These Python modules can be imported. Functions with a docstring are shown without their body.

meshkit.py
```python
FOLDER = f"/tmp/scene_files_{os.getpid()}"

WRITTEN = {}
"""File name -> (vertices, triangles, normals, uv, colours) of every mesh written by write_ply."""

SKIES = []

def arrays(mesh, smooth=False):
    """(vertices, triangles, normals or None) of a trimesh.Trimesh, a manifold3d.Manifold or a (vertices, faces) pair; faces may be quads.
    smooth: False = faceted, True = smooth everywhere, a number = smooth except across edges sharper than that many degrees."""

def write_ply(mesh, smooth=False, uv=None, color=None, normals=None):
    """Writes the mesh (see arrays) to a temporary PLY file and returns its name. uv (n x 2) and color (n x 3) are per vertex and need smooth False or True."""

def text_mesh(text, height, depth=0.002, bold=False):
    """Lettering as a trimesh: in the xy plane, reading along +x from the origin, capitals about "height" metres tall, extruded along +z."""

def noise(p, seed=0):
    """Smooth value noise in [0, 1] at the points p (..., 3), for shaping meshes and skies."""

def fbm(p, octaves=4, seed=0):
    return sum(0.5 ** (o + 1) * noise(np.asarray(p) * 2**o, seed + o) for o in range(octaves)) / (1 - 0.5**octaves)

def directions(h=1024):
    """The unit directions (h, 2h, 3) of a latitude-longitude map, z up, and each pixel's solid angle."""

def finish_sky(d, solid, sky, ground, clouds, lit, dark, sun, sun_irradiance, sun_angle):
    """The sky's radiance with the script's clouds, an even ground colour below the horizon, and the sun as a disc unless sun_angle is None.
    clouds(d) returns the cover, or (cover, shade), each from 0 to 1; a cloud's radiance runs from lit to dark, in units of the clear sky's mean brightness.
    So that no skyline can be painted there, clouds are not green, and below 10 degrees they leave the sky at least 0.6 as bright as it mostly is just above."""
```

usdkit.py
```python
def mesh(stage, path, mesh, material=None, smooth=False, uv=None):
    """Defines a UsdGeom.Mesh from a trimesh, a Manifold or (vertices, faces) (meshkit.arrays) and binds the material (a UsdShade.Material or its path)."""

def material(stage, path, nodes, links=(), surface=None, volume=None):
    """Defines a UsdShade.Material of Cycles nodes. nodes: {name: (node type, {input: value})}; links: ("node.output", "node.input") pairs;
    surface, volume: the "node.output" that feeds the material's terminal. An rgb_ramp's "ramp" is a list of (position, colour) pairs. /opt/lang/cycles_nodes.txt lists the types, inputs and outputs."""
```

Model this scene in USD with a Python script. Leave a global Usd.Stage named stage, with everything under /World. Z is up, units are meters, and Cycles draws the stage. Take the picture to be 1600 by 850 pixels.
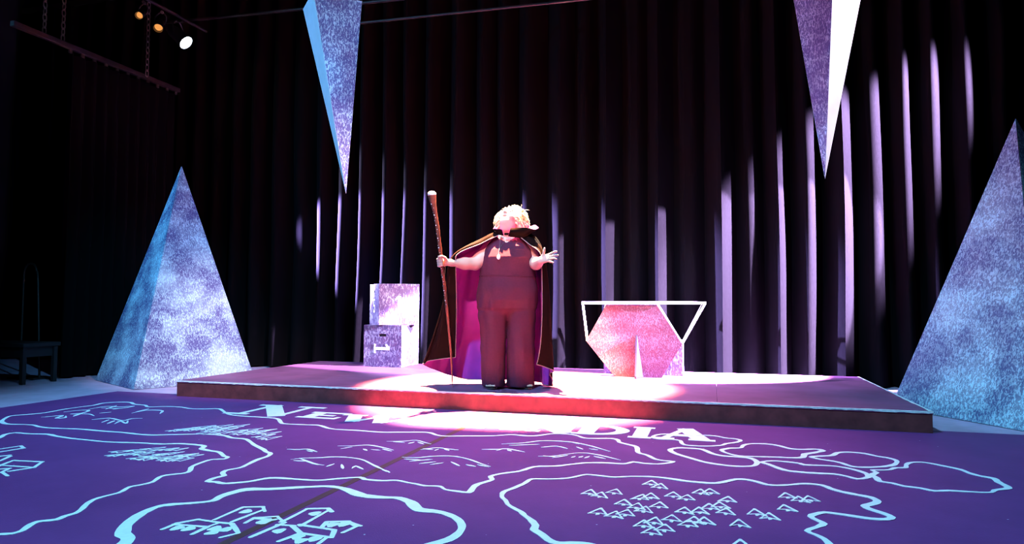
import math, random
import numpy as np, trimesh, usdkit, meshkit
import manifold3d as m3
from shapely.geometry import Polygon, LineString, Point, box as sbox
from shapely.ops import unary_union
from shapely import affinity
from pxr import Usd, UsdGeom, UsdLux, UsdShade, Gf, Sdf

rnd = random.Random(7)
rng = np.random.default_rng(11)
stage = Usd.Stage.CreateInMemory()
UsdGeom.SetStageUpAxis(stage, 'Z'); UsdGeom.SetStageMetersPerUnit(stage, 1.0)
world = UsdGeom.Xform.Define(stage, '/World'); stage.SetDefaultPrim(world.GetPrim())
UsdGeom.Scope.Define(stage, '/World/Looks')

# ---------------------------------------------------------------- camera
# world: x along the platform's front edge, y towards the back curtain, z up; origin = platform's front left corner on the floor
FPX, PITCH, CAM_H, YAW, ROLL = 1060.3, 0.0508, 0.8573, 0.2871, 0.0031
EYE = np.array([4.855, -5.283, CAM_H])
FWD = np.array([-math.sin(YAW)*math.cos(PITCH), math.cos(YAW)*math.cos(PITCH), math.sin(PITCH)])
R0 = np.array([math.cos(YAW), math.sin(YAW), 0]); U0 = np.cross(R0, FWD)
CR, SR = math.cos(ROLL), math.sin(ROLL)
RIGHT, UP = CR*R0 + SR*U0, CR*U0 - SR*R0
cam = UsdGeom.Camera.Define(stage, '/World/camera')
cam.AddTransformOp().Set(Gf.Matrix4d(*RIGHT, 0, *UP, 0, *(-FWD), 0, *EYE, 1))
cam.CreateHorizontalApertureAttr(36.0); cam.CreateVerticalApertureAttr(36.0*850/1600)
cam.CreateFocalLengthAttr(FPX*36/1600); cam.CreateClippingRangeAttr(Gf.Vec2f(0.05, 200))
cam.CreateExposureAttr(0.0)

def floor_at(px, py, z=0.0):
    """The point at height z that the photograph shows at (px, py): used to survey the markings painted on the floor."""
    a, b = px-800, py-425
    uu, vv = a*CR + b*SR, -a*SR + b*CR
    d = FWD + R0*uu/FPX - U0*vv/FPX
    return EYE + d*(z-EYE[2])/d[2]

# ---------------------------------------------------------------- lights (stage lanterns)
def spot(name, pos, target, color, power, half_angle, soft=0.3, radius=0.06):
    """A stage spotlight: cone of half_angle degrees from pos towards target."""
    l = UsdLux.SphereLight.Define(stage, '/World/'+name)
    p, t = np.array(pos, float), np.array(target, float)
    z = (p-t)/np.linalg.norm(p-t); x = np.cross([0, 0, 1.0], z); x /= np.linalg.norm(x); y = np.cross(z, x)
    l.AddTransformOp().Set(Gf.Matrix4d(*x, 0, *y, 0, *z, 0, *p, 1))
    l.CreateRadiusAttr(radius); l.CreateIntensityAttr(power); l.CreateColorAttr(Gf.Vec3f(*color))
    l.CreateNormalizeAttr(True)
    s = UsdLux.ShapingAPI.Apply(l.GetPrim()); s.CreateShapingConeAngleAttr(half_angle); s.CreateShapingConeSoftnessAttr(soft)
    return l

spot('wash_light', (3.2, -3.3, 6.0), (3.3, -0.5, 0.0), (0.20, 0.62, 0.90), 720, 43, 0.6, 0.1)
spot('left_wash_light', (-3.5, -3.6, 5.2), (1.6, 1.0, 1.6), (0.13, 0.50, 1.0), 560, 34, 0.8, 0.1)
spot('top_light', (2.75, 0.95, 5.6), (3.15, 0.65, 0.0), (1.0, 0.38, 0.15), 32000, 15, 0.35, 0.05)
spot('rim_light', (3.7, 2.3, 5.5), (3.12, 0.42, 1.5), (1.0, 0.72, 0.5), 9000, 5, 0.5, 0.04)
spot('pink_light', (3.5, 1.6, 6.0), (3.6, -0.2, 0.0), (1.0, 0.42, 0.66), 700, 24, 1.0, 0.1)
spot('warm_side_light', (6.5, -3.4, 5.6), (-0.15, 1.25, 0.2), (1.0, 0.68, 0.76), 2000, 9, 1.0, 0.06)
spot('lamp_beam', (-1.85, 2.0, 4.36), (1.9, 2.2, 1.0), (0.6, 0.55, 1.0), 2000, 17, 0.4, 0.04)
spot('left_cross', (-2.25, 1.85, 2.42), (0.367, 2.65, 1.66), (0.42, 0.31, 1.0), 28000, 15.5, 0.45, 0.04)
spot('right_cross', (8.6, 1.55, 3.1), (4.4, 2.6, 0.55), (0.68, 0.47, 1.0), 20000, 17, 0.1, 0.04)
spot('right_high_cross', (8.8, 1.55, 5.3), (6.5, 2.6, 2.45), (0.66, 0.45, 1.0), 36000, 13, 0.6, 0.04)
spot('right_key', (8.8, -0.5, 5.6), (5.85, 1.15, 2.85), (0.95, 0.84, 1.0), 650, 8, 0.15, 0.04)
spot('block_light', (8.6, 1.80, 3.3), (1.25, 2.0, 0.75), (0.95, 0.8, 0.95), 2600, 3.2, 0.3, 0.04)
spot('front_special', (3.7, -4.6, 4.4), (3.1, 0.3, 1.30), (1.0, 0.55, 0.6), 500, 5.5, 1.0, 0.06)
spot('blue_side_light', (5.5, -4.0, 5.4), (-0.7, 0.9, 1.35), (0.12, 0.55, 1.0), 750, 10, 1.0, 0.06)

# ---------------------------------------------------------------- helpers
used = {}
def numbered(parent, name):
    k = (parent, name); n = used.get(k, 0); used[k] = n+1
    return name if n == 0 else '%s_%03d' % (name, n)
def path_of(parent, name):
    pp = '/World' if parent is None else str(parent.GetPath())
    return pp + '/' + numbered(pp, name)
def tag(prim, label=None, cat=None, group=None, kind=None):
    for k, v in (('label', label), ('category', cat), ('group', group), ('kind', kind)):
        if v: prim.SetCustomDataByKey(k, v)
    return prim
def obj(name, mesh, mat, parent=None, label=None, cat=None, group=None, kind=None, smooth=False):
    m = usdkit.mesh(stage, path_of(parent, name), mesh, mat, smooth=smooth)
    return tag(m.GetPrim(), label, cat, group, kind)
def thing(name, label, cat, loc=(0, 0, 0), rz=0.0, group=None):
    x = UsdGeom.Xform.Define(stage, path_of(None, name))
    x.AddTranslateOp().Set(Gf.Vec3d(*map(float, loc))); x.AddRotateZOp().Set(math.degrees(rz))
    return tag(x.GetPrim(), label, cat, group)

class MB:
    """Collects shapes for one mesh."""
    def __init__(self): self.m = []
    def add(self, v, f):
        v = np.asarray(v, float); f = np.asarray(f, int)
        if f.shape[1] == 4: f = np.vstack([f[:, [0, 1, 2]], f[:, [0, 2, 3]]])
        self.m.append(trimesh.Trimesh(v, f, process=False)); return self
    def mesh(self, t): self.m.append(t); return self
    def box(self, x0, x1, y0, y1, z0, z1, c=0.0):
        return self.mesh(bevel_box(x0, x1, y0, y1, z0, z1, c))
    def tube(self, pts, r, n=8, caps=True):
        return self.mesh(tube(pts, r, n, caps))
    def get(self): return trimesh.util.concatenate(self.m)

def to_tm(man):
    k = man.to_mesh(); return trimesh.Trimesh(k.vert_properties[:, :3], k.tri_verts, process=False)
def hull(pts):
    return to_tm(m3.Manifold.hull_points(np.asarray(pts, np.float32)))
def bevel_box(x0, x1, y0, y1, z0, z1, c=0.004):
    if c <= 0: return hull([(x, y, z) for x in (x0, x1) for y in (y0, y1) for z in (z0, z1)])
    p = []
    for x, sx in ((x0, 1), (x1, -1)):
        for y, sy in ((y0, 1), (y1, -1)):
            for z, sz in ((z0, 1), (z1, -1)):
                p += [(x, y+sy*c, z+sz*c), (x+sx*c, y, z+sz*c), (x+sx*c, y+sy*c, z)]
    return hull(p)
def tube(pts, r, n=8, caps=True):
    pts = np.asarray(pts, float); r = np.broadcast_to(np.asarray(r, float), (len(pts),))
    t = np.gradient(pts, axis=0); t /= np.linalg.norm(t, axis=1, keepdims=True)+1e-12
    a = np.array([0, 0, 1.0]) if abs(t[0][2]) < 0.9 else np.array([1.0, 0, 0])
    rings = []
    x = np.cross(t[0], a); x /= np.linalg.norm(x)
    for i in range(len(pts)):
        x = x - t[i]*(x@t[i]); x /= np.linalg.norm(x); y = np.cross(t[i], x)
        an = np.arange(n)*2*np.pi/n
        rings.append(pts[i] + r[i]*(np.cos(an)[:, None]*x + np.sin(an)[:, None]*y))
    v = np.vstack(rings); f = []
    for i in range(len(pts)-1):
        for k in range(n):
            a0, a1 = i*n+k, i*n+(k+1) % n
            f += [(a0, a1, a1+n), (a0, a1+n, a0+n)]
    if caps:
        c0, c1 = len(v), len(v)+1; v = np.vstack([v, pts[0], pts[-1]]); L = (len(pts)-1)*n
        for k in range(n): f += [(c0, (k+1) % n, k), (c1, L+k, L+(k+1) % n)]
    return trimesh.Trimesh(v, np.array(f), process=False)
def grid(P):
    """quads over an (n, m, 3) array"""
    n, m = P.shape[:2]; i = np.arange(n*m).reshape(n, m)
    f = np.stack([i[:-1, :-1], i[:-1, 1:], i[1:, 1:], i[1:, :-1]], -1).reshape(-1, 4)
    return P.reshape(-1, 3), f
def smooth_line(pts, step):
    """Catmull-Rom through pts, resampled about every step"""
    p = np.asarray(pts, float)
    closed = np.linalg.norm(p[0]-p[-1]) < 1e-6
    q = np.vstack([p[-2], p, p[1]]) if closed else np.vstack([2*p[0]-p[1], p, 2*p[-1]-p[-2]])
    out = []
    for i in range(len(p)-1):
        a, b, c, d = q[i:i+4]; n = max(1, int(np.ceil(np.linalg.norm(c-b)/step)))
        t = (np.arange(n)/n)[:, None]
        out.append(0.5*(2*b + (c-a)*t + (2*a-5*b+4*c-d)*t**2 + (3*b-a-3*c+d)*t**3))
    return np.vstack(out+[p[-1:]])

# ---------------------------------------------------------------- materials
def M(name, nodes, links=(), surface='p.BSDF'):
    return usdkit.material(stage, '/World/Looks/'+name, nodes, links, surface=surface)
def plain(name, color, rough=0.6, metal=0.0, vary=0.12, scale=6.0, bump=0.0, **extra):
    """a colour with slight mottling and optional fine relief"""
    c = np.array(color)
    n = {'g': ('geometry', {}), 'n': ('noise_texture', {'scale': scale, 'detail': 4.0, 'roughness': 0.6}),
         'r': ('rgb_ramp', {'ramp': [(0.3, tuple(c*(1-vary))), (0.7, tuple(np.minimum(c*(1+vary), 1)))]}),
         'p': ('principled_bsdf', dict(roughness=rough, metallic=metal, **extra))}
    l = [('g.position', 'n.vector'), ('n.fac', 'r.fac'), ('r.color', 'p.base_color')]
    if bump:
        n['b'] = ('bump', {'strength': 1.0, 'distance': bump}); n['n2'] = ('noise_texture', {'scale': scale*12, 'detail': 3.0})
        l += [('g.position', 'n2.vector'), ('n2.fac', 'b.height'), ('b.normal', 'p.normal')]
    return M(name, n, l)
def stipple(name, base, light, scale=1.0, lo=0.50, hi=0.60, patch=(0.5, 0.5, 0.6), patch_amt=0.5, rough=0.75, band=0.10):
    """sponged paint: short upright dabs of light paint in ragged rows over a darker ground, with broad cloudy patches"""
    return M(name, {
        'g': ('geometry', {}), 'map': ('mapping', {'scale': (62.0*scale, 62.0*scale, 27.0*scale)}),
        'n': ('noise_texture', {'scale': 1.0, 'detail': 2.0, 'roughness': 0.5, 'distortion': 0.9}),
        'w': ('wave_texture', {'bands_direction': 'z', 'scale': 1.5, 'distortion': 3.0, 'detail': 3.0, 'detail_scale': 3.0}),
        'add': ('math', {'math_type': 'multiply_add', 'value2': band}),
        'big': ('noise_texture', {'scale': 2.4, 'detail': 3.0, 'roughness': 0.6}),
        'r': ('rgb_ramp', {'ramp': [(lo+band/2, (0, 0, 0)), (hi+band/2, (1, 1, 1))]}),
        'rb': ('rgb_ramp', {'ramp': [(0.32, (0.3, 0.3, 0.3)), (0.62, (1, 1, 1))]}),
        'amt': ('math', {'math_type': 'multiply'}),
        'ground': ('mix', {'color1': base, 'color2': patch}), 'pa': ('math', {'math_type': 'multiply', 'value2': patch_amt}),
        'pr': ('rgb_ramp', {'ramp': [(0.42, (0, 0, 0)), (0.68, (1, 1, 1))]}),
        'm': ('mix', {'color2': light}),
        'b': ('bump', {'strength': 0.35, 'distance': 0.003}),
        'p': ('principled_bsdf', {'roughness': rough, 'specular_ior_level': 0.2})},
        [('g.position', 'map.vector'), ('map.vector', 'n.vector'), ('g.position', 'w.vector'), ('g.position', 'big.vector'),
         ('w.fac', 'add.value1'), ('n.fac', 'add.value3'), ('add.value', 'r.fac'), ('big.fac', 'rb.fac'),
         ('r.color', 'amt.value1'), ('rb.color', 'amt.value2'), ('big.fac', 'pr.fac'), ('pr.color', 'pa.value1'), ('pa.value', 'ground.fac'),
         ('ground.color', 'm.color1'), ('amt.value', 'm.fac'), ('m.color', 'p.base_color'), ('n.fac', 'b.height'), ('b.normal', 'p.normal')])

concrete = plain('concrete', (0.5, 0.36, 0.52), 0.7, vary=0.18, scale=3.0)
black_room = plain('black_room_paint', (0.012, 0.012, 0.013), 0.9)
cloth_paint = M('purple_floor_paint', {
    'g': ('geometry', {}), 'n': ('noise_texture', {'scale': 1.6, 'detail': 6.0, 'roughness': 0.65}), 'f': ('noise_texture', {'scale': 160.0, 'detail': 2.0}),
    'r': ('rgb_ramp', {'ramp': [(0.3, (0.145, 0.028, 0.16)), (0.7, (0.19, 0.039, 0.205))]}),
    'd': ('voronoi_texture', {'scale': 7.0, 'randomness': 1.0}), 'dr': ('rgb_ramp', {'ramp': [(0.022, (1, 1, 1)), (0.03, (0, 0, 0))]}),
    'm': ('mix', {'color2': (0.6, 0.62, 0.7)}),
    'b': ('bump', {'strength': 0.35, 'distance': 0.002}), 'p': ('principled_bsdf', {'roughness': 0.62, 'specular_ior_level': 0.25})},
    [('g.position', 'n.vector'), ('g.position', 'f.vector'), ('g.position', 'd.vector'), ('n.fac', 'r.fac'), ('d.distance', 'dr.fac'), ('dr.color', 'm.fac'),
     ('r.color', 'm.color1'), ('m.color', 'p.base_color'), ('f.fac', 'b.height'), ('b.normal', 'p.normal')])
deck_paint = plain('deck_paint', (0.24, 0.075, 0.17), 0.6, vary=0.2, scale=2.5, bump=0.001, specular_ior_level=0.3)
line_paint = plain('white_line_paint', (0.8, 0.84, 0.88), 0.65, vary=0.06, scale=30)
fascia_paint = plain('black_fascia_paint', (0.16, 0.032, 0.034), 0.55, vary=0.35, scale=9.0)
edge_white = plain('worn_white_edge', (0.88, 0.88, 0.9), 0.5, vary=0.2, scale=25)
tape_brown = plain('brown_seam_tape', (0.10, 0.028, 0.04), 0.6)
velour = M('black_velour', {'g': ('geometry', {}), 'map': ('mapping', {'scale': (90.0, 90.0, 20.0)}), 'n': ('noise_texture', {'scale': 1.0, 'detail': 3.0}),
    'r': ('rgb_ramp', {'ramp': [(0.3, (0.0024, 0.0022, 0.0026)), (0.7, (0.0038, 0.0035, 0.0041))]}),
    'p': ('principled_bsdf', {'roughness': 0.95, 'specular_ior_level': 0.05})},
    [('g.position', 'map.vector'), ('map.vector', 'n.vector'), ('n.fac', 'r.fac'), ('r.color', 'p.base_color')])
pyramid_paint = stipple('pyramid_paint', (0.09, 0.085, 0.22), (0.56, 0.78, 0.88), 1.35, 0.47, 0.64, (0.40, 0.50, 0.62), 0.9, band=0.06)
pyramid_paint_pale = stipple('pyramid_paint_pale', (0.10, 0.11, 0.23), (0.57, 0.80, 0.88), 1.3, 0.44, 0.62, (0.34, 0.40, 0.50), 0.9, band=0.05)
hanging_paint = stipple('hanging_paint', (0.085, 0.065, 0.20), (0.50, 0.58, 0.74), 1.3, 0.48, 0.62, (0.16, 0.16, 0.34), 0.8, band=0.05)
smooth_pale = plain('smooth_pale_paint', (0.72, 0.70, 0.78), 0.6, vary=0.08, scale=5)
gap_dark = plain('dark_joint', (0.01, 0.01, 0.015), 0.9)


table_paint = stipple('table_paint', (0.15, 0.055, 0.085), (0.31, 0.27, 0.33), 2.0, 0.46, 0.66, (0.18, 0.10, 0.14), 0.7)
frame_white = plain('frame_white', (0.85, 0.85, 0.87), 0.5, vary=0.04)
steel_dark = plain('dark_steel', (0.06, 0.055, 0.05), 0.45, metal=0.7)
steel_chain = plain('chain_steel', (0.35, 0.3, 0.22), 0.4, metal=0.9)

# ---------------------------------------------------------------- the room
obj('floor', bevel_box(-14, 16, -9, 9, -0.12, 0.0, 0), concrete, kind='structure')
obj('ceiling', bevel_box(-14, 16, -9, 9, 6.3, 6.45, 0), black_room, kind='structure')
obj('wall_back', bevel_box(-14, 16, 3.6, 3.8, 0.0, 6.3, 0), black_room, kind='structure')
obj('wall_left', bevel_box(-6.2, -6.0, -9, 3.6, 0.0, 6.3, 0), black_room, kind='structure')
obj('wall_right', bevel_box(11.8, 12.0, -9, 3.6, 0.0, 6.3, 0), black_room, kind='structure')

# back curtain: pleats surveyed along the cloth, deeper ridges where the photograph shows them
RIDGES = [-5.9, -5.55, -5.2, -4.85, -4.5, -4.16, -3.8, -3.45, -3.1, -2.72, -2.4, -2.05, -1.7, -1.36, -1.02, -0.666, -0.272, 0.065, 0.396, 0.719, 1.009, 1.346, 1.736,
          2.074, 2.323, 2.648, 3.083, 3.353, 3.656, 3.967, 4.264, 4.596, 4.962, 5.278, 5.554, 5.862, 6.219, 6.56, 6.839, 7.112, 7.424, 7.761, 8.1, 8.43, 8.8, 9.1, 9.45, 9.8, 10.1, 10.5]
def pleated(ridges, y0, z0, z1, depth, seed, rows=26, per=12, amps=None):
    r = np.random.default_rng(seed); xs, ph, am = [], [], []
    ax = np.repeat(0, 0)
    amp = r.uniform(0.55, 1.15, len(ridges)) if amps is None else np.array(amps)*r.uniform(0.94, 1.06, len(ridges))
    for i in range(len(ridges)-1):
        t = np.arange(per)/per
        xs.append(ridges[i] + (ridges[i+1]-ridges[i])*t); ph.append(t)
        am.append(amp[i]*(1-t) + amp[i+1]*t)
    xs, ph, am = map(np.concatenate, (xs, ph, am))
    zs = np.linspace(z0, z1, rows)
    P = np.zeros((rows, len(xs), 3))
    prof = np.abs(np.cos(np.pi*ph))**1.25
    for k, z in enumerate(zs):
        h = (z-z0)/(z1-z0)
        sway = 0.035*(meshkit.noise(np.stack([xs*1.3, np.full_like(xs, z*0.55), np.full_like(xs, seed*3.1)], -1))-0.5)*2*(1-h*0.5)
        dd = depth*am*(1.05-0.25*h)*(0.85+0.3*meshkit.noise(np.stack([xs*2.0, np.full_like(xs, z*0.8), np.full_like(xs, seed*1.7)], -1)))
        P[k, :, 0] = xs + sway; P[k, :, 1] = y0 - dd*prof + depth*0.5; P[k, :, 2] = z
    B = P + np.array([0, 0.006, 0])
    v1, f1 = grid(P); v2, f2 = grid(B)
    return np.vstack([v1, v2]), np.vstack([f1, f2[:, ::-1]+len(v1)])
t = thing('stage_curtain', 'tall black pleated velour curtain hung across the whole back of the stage', 'curtain', (0, 2.86, 0))
RIDGE_DEPTH = [0.7]*14+[0.6, 0.45, 0.75, 0.8, 1.0, 1.0, 1.05, 1.0, 1.15, 0.95, 0.7, 0.9, 1.05, 0.6, 1.1, 0.4, 1.0, 0.5, 1.2, 0.62, 1.0, 0.95, 1.15, 0.75, 0.9, 0.95, 1.0, 0.85]+[0.8]*8
obj('drape', pleated(RIDGES, 0, 0.02, 5.6, 0.33, 3, amps=RIDGE_DEPTH), velour, t, smooth=60)
hb = MB(); hb.box(-5.9, 10.5, -0.02, 0.02, 5.6, 5.68, 0.004)
obj('heading_pipe', hb.get(), steel_dark, t)

# ---------------------------------------------------------------- platform
PW, PD, PH = 6.2883, 2.44, 0.15
t = thing('stage_platform', 'low purple stage platform with black front edge that the cloaked performer stands on', 'stage platform', (0, 0, 0))
deck = [0.0, 1.22, 2.44, 3.66, 4.88, PW]
for i in range(5):
    obj('deck_panel', bevel_box(deck[i]+0.0008, deck[i+1]-0.0008, 0.0, PD, PH-0.018, PH, 0.0015), deck_paint, t)
obj('fascia', bevel_box(0.004, PW-0.004, 0.004, 0.024, 0.004, PH-0.018, 0.001), fascia_paint, t)
obj('fascia', bevel_box(0.004, 0.024, 0.024, PD-0.01, 0.004, PH-0.018, 0.001), fascia_paint, t)
obj('fascia', bevel_box(PW-0.024, PW-0.004, 0.024, PD-0.01, 0.004, PH-0.018, 0.001), fascia_paint, t)
def worn_edge(x0, x1, n, seed):
    r = np.random.default_rng(seed); xs = np.linspace(x0, x1, n)
    w = 0.013 + 0.010*meshkit.noise(np.stack([xs*9, xs*0, xs*0+seed], -1))**2
    hh = 0.009 + 0.006*meshkit.noise(np.stack([xs*31, xs*0, xs*0+seed+5], -1))**2
    P = np.zeros((4, n, 3)); P[:, :, 0] = xs
    P[0, :, 1], P[0, :, 2] = -0.0015, PH-hh
    P[1, :, 1], P[1, :, 2] = -0.0015, PH+0.0012
    P[2, :, 1], P[2, :, 2] = w, PH+0.0012
    P[3, :, 1], P[3, :, 2] = w, PH-0.001
    v, f = grid(P); return v, f[:, ::-1] if False else f
obj('edge_trim', worn_edge(0, PW, 420, 1), edge_white, t, label='worn white line along the front edge')
v, f = worn_edge(0, PD, 160, 2)
obj('edge_trim', (np.stack([PW - v[:, 1], v[:, 0], v[:, 2]], -1), f), edge_white, t, label='worn white line along the right edge')

# ---------------------------------------------------------------- pyramids
def pyramid(name, label, cx, cy, side, rot, height, paints, z0=0.0, inverted=False, top=None, seam=None, group=None):
    """four painted panels with thickness that meet at dark joints, on a base frame; paints: one per panel"""
    t = thing(name, label, 'pyramid', (cx, cy, z0), rot, group)
    R = side/math.sqrt(2)
    c = [np.array([R*math.cos(k*math.pi/2), R*math.sin(k*math.pi/2), 0]) for k in range(4)]
    apex = np.array([*(top if top is not None else (0, 0)), height])
    if inverted: apex[2] = -height
    cen = np.array([apex[0]*0.25, apex[1]*0.25, apex[2]*0.25])
    for k in range(4):
        a, b = c[k], c[(k+1) % 4]
        n = np.cross(b-a, apex-a); n /= np.linalg.norm(n)
        if n@(a-cen) < 0: n = -n
        g = 0.0035
        mid = (a+b+apex)/3
        ins = lambda p, s: p + (mid-p)/np.linalg.norm(mid-p)*s
        A, B, T = ins(a, g*1.6), ins(b, g*1.6), ins(apex, g*4)
        th = 0.012
        obj('panel', hull([A, B, T, ins(A, 0.014)-n*th, ins(B, 0.014)-n*th, ins(T, 0.06)-n*th]), paints[k], t)
    if inverted: obj('hanging_wire', tube([(0, 0, -0.01), (0, 0, 6.3-z0)], 0.004, 6), steel_dark, t)
    q = lambda p, s: cen + (p-cen)*s
    obj('inner_frame', hull([q(p, 0.982) for p in (*c, apex)]), gap_dark, t)
    return t, c, apex
P1, PP = pyramid_paint, pyramid_paint_pale
pyramid('standing_pyramid', 'tall blue-lit painted pyramid standing on the floor left of the platform', -1.058, 1.138, 1.283, 3.456-math.pi, 2.49, [P1, P1, P1, P1])
pyramid('standing_pyramid', 'tall pale painted pyramid standing on the floor right of the platform, cut by the frame', 7.226, 1.068, 1.328, -0.248, 2.401, [PP, PP, PP, PP])
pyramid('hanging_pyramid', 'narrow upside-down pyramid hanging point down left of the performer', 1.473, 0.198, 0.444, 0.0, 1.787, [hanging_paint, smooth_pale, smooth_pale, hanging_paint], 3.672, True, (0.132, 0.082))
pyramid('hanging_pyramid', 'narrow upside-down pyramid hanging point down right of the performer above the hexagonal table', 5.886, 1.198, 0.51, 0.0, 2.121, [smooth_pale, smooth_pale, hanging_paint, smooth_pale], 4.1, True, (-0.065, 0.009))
# ---------------------------------------------------------------- floor cloth with the painted map
CT = 0.004
SEAM = 3.163
t_cloth = thing('floor_cloth', 'large purple floor cloth painted with a white fantasy map in front of the platform', 'floor cloth', (0, 0, 0))
obj('canvas', bevel_box(-0.83, SEAM-0.001, -4.6, 0.13, 0.0, CT, 0.0012), cloth_paint, t_cloth)
obj('canvas', bevel_box(SEAM+0.001, 10.5, -4.6, 0.13, 0.0, CT, 0.0012), cloth_paint, t_cloth)
obj('seam_tape', bevel_box(SEAM-0.02, SEAM+0.02, -4.6, -0.004, CT, CT+0.0008, 0.0002), tape_brown, t_cloth, label='brown tape over the seam of the cloth')
Z0, Z1 = CT-0.001, CT+0.0016
def px(ox, oy, s, pts):
    return np.array([floor_at(ox+x/s, oy+y/s, CT)[:2] for x, y in pts])
A_ = lambda p: px(0, 600, 3.4, p)
B_ = lambda p: px(180, 600, 3.4, p)
C_ = lambda p: px(350, 600, 3.4, p)
D_ = lambda p: px(540, 600, 3.4, p)
E_ = lambda p: px(740, 600, 3.4, p)
F_ = lambda p: px(900, 640, 4.0, p)
G_ = lambda p: px(1200, 640, 4.0, p)
nseed = [0]
def ribbon(pts, w, step=0.03, vary=0.45, taper=False):
    """outline of a brush stroke of about width w along floor points"""
    nseed[0] += 1
    p = smooth_line(pts, step)
    if len(p) < 3: p = np.vstack([p[0], (p[0]+p[-1])/2, p[-1]])
    s = np.concatenate([[0], np.cumsum(np.linalg.norm(np.diff(p, axis=0), axis=1))])
    n = meshkit.noise(np.stack([s*5.0, s*0+nseed[0]*1.7, s*0], -1)) + 0.5*meshkit.noise(np.stack([s*28.0, s*0+nseed[0]*2.3, s*0+4], -1))
    ww = w*0.5*(1+vary*(n/0.75-1))
    if taper: ww = ww*np.minimum(1, 0.35+np.minimum(s, s[-1]-s)/(s[-1]*0.3+1e-6))
    dots = [Point(*q).buffer(r, 3) for q, r in zip(p, ww)]
    return unary_union([unary_union([a, b]).convex_hull for a, b in zip(dots, dots[1:])])
def blob(c, rx, ry, n=12):
    a = np.arange(n)*2*np.pi/n; w = 1+0.15*np.sin(a*3+c[0]*9)
    return Polygon(np.stack([c[0]+rx*np.cos(a)*w, c[1]+ry*np.sin(a)*w], 1))
def raised(poly, z0=Z0, z1=Z1):
    """a flat shape as a thin solid"""
    rings = []
    for g in getattr(poly, 'geoms', [poly]):
        for r in (g.exterior, *g.interiors): rings.append(np.asarray(r.coords)[:-1])
    return to_tm(m3.CrossSection(rings, m3.FillRule.EvenOdd).extrude(z1-z0)).apply_translation([0, 0, z0])
layer = [0]
def paint(name, polys, simplify=0.0012, **k):
    layer[0] = (layer[0]+1) % 6                        # later strokes lie on top of earlier ones
    return obj(name, raised(unary_union(polys).simplify(simplify), Z0, Z1+0.00022*layer[0]), line_paint, t_cloth, **k)
def strokes(name, lines, w, blobs=(), taper=False, step=0.03):
    return paint(name, [ribbon(l, w, step, taper=taper) for l in lines]+[blob(*b) for b in blobs])

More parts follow.
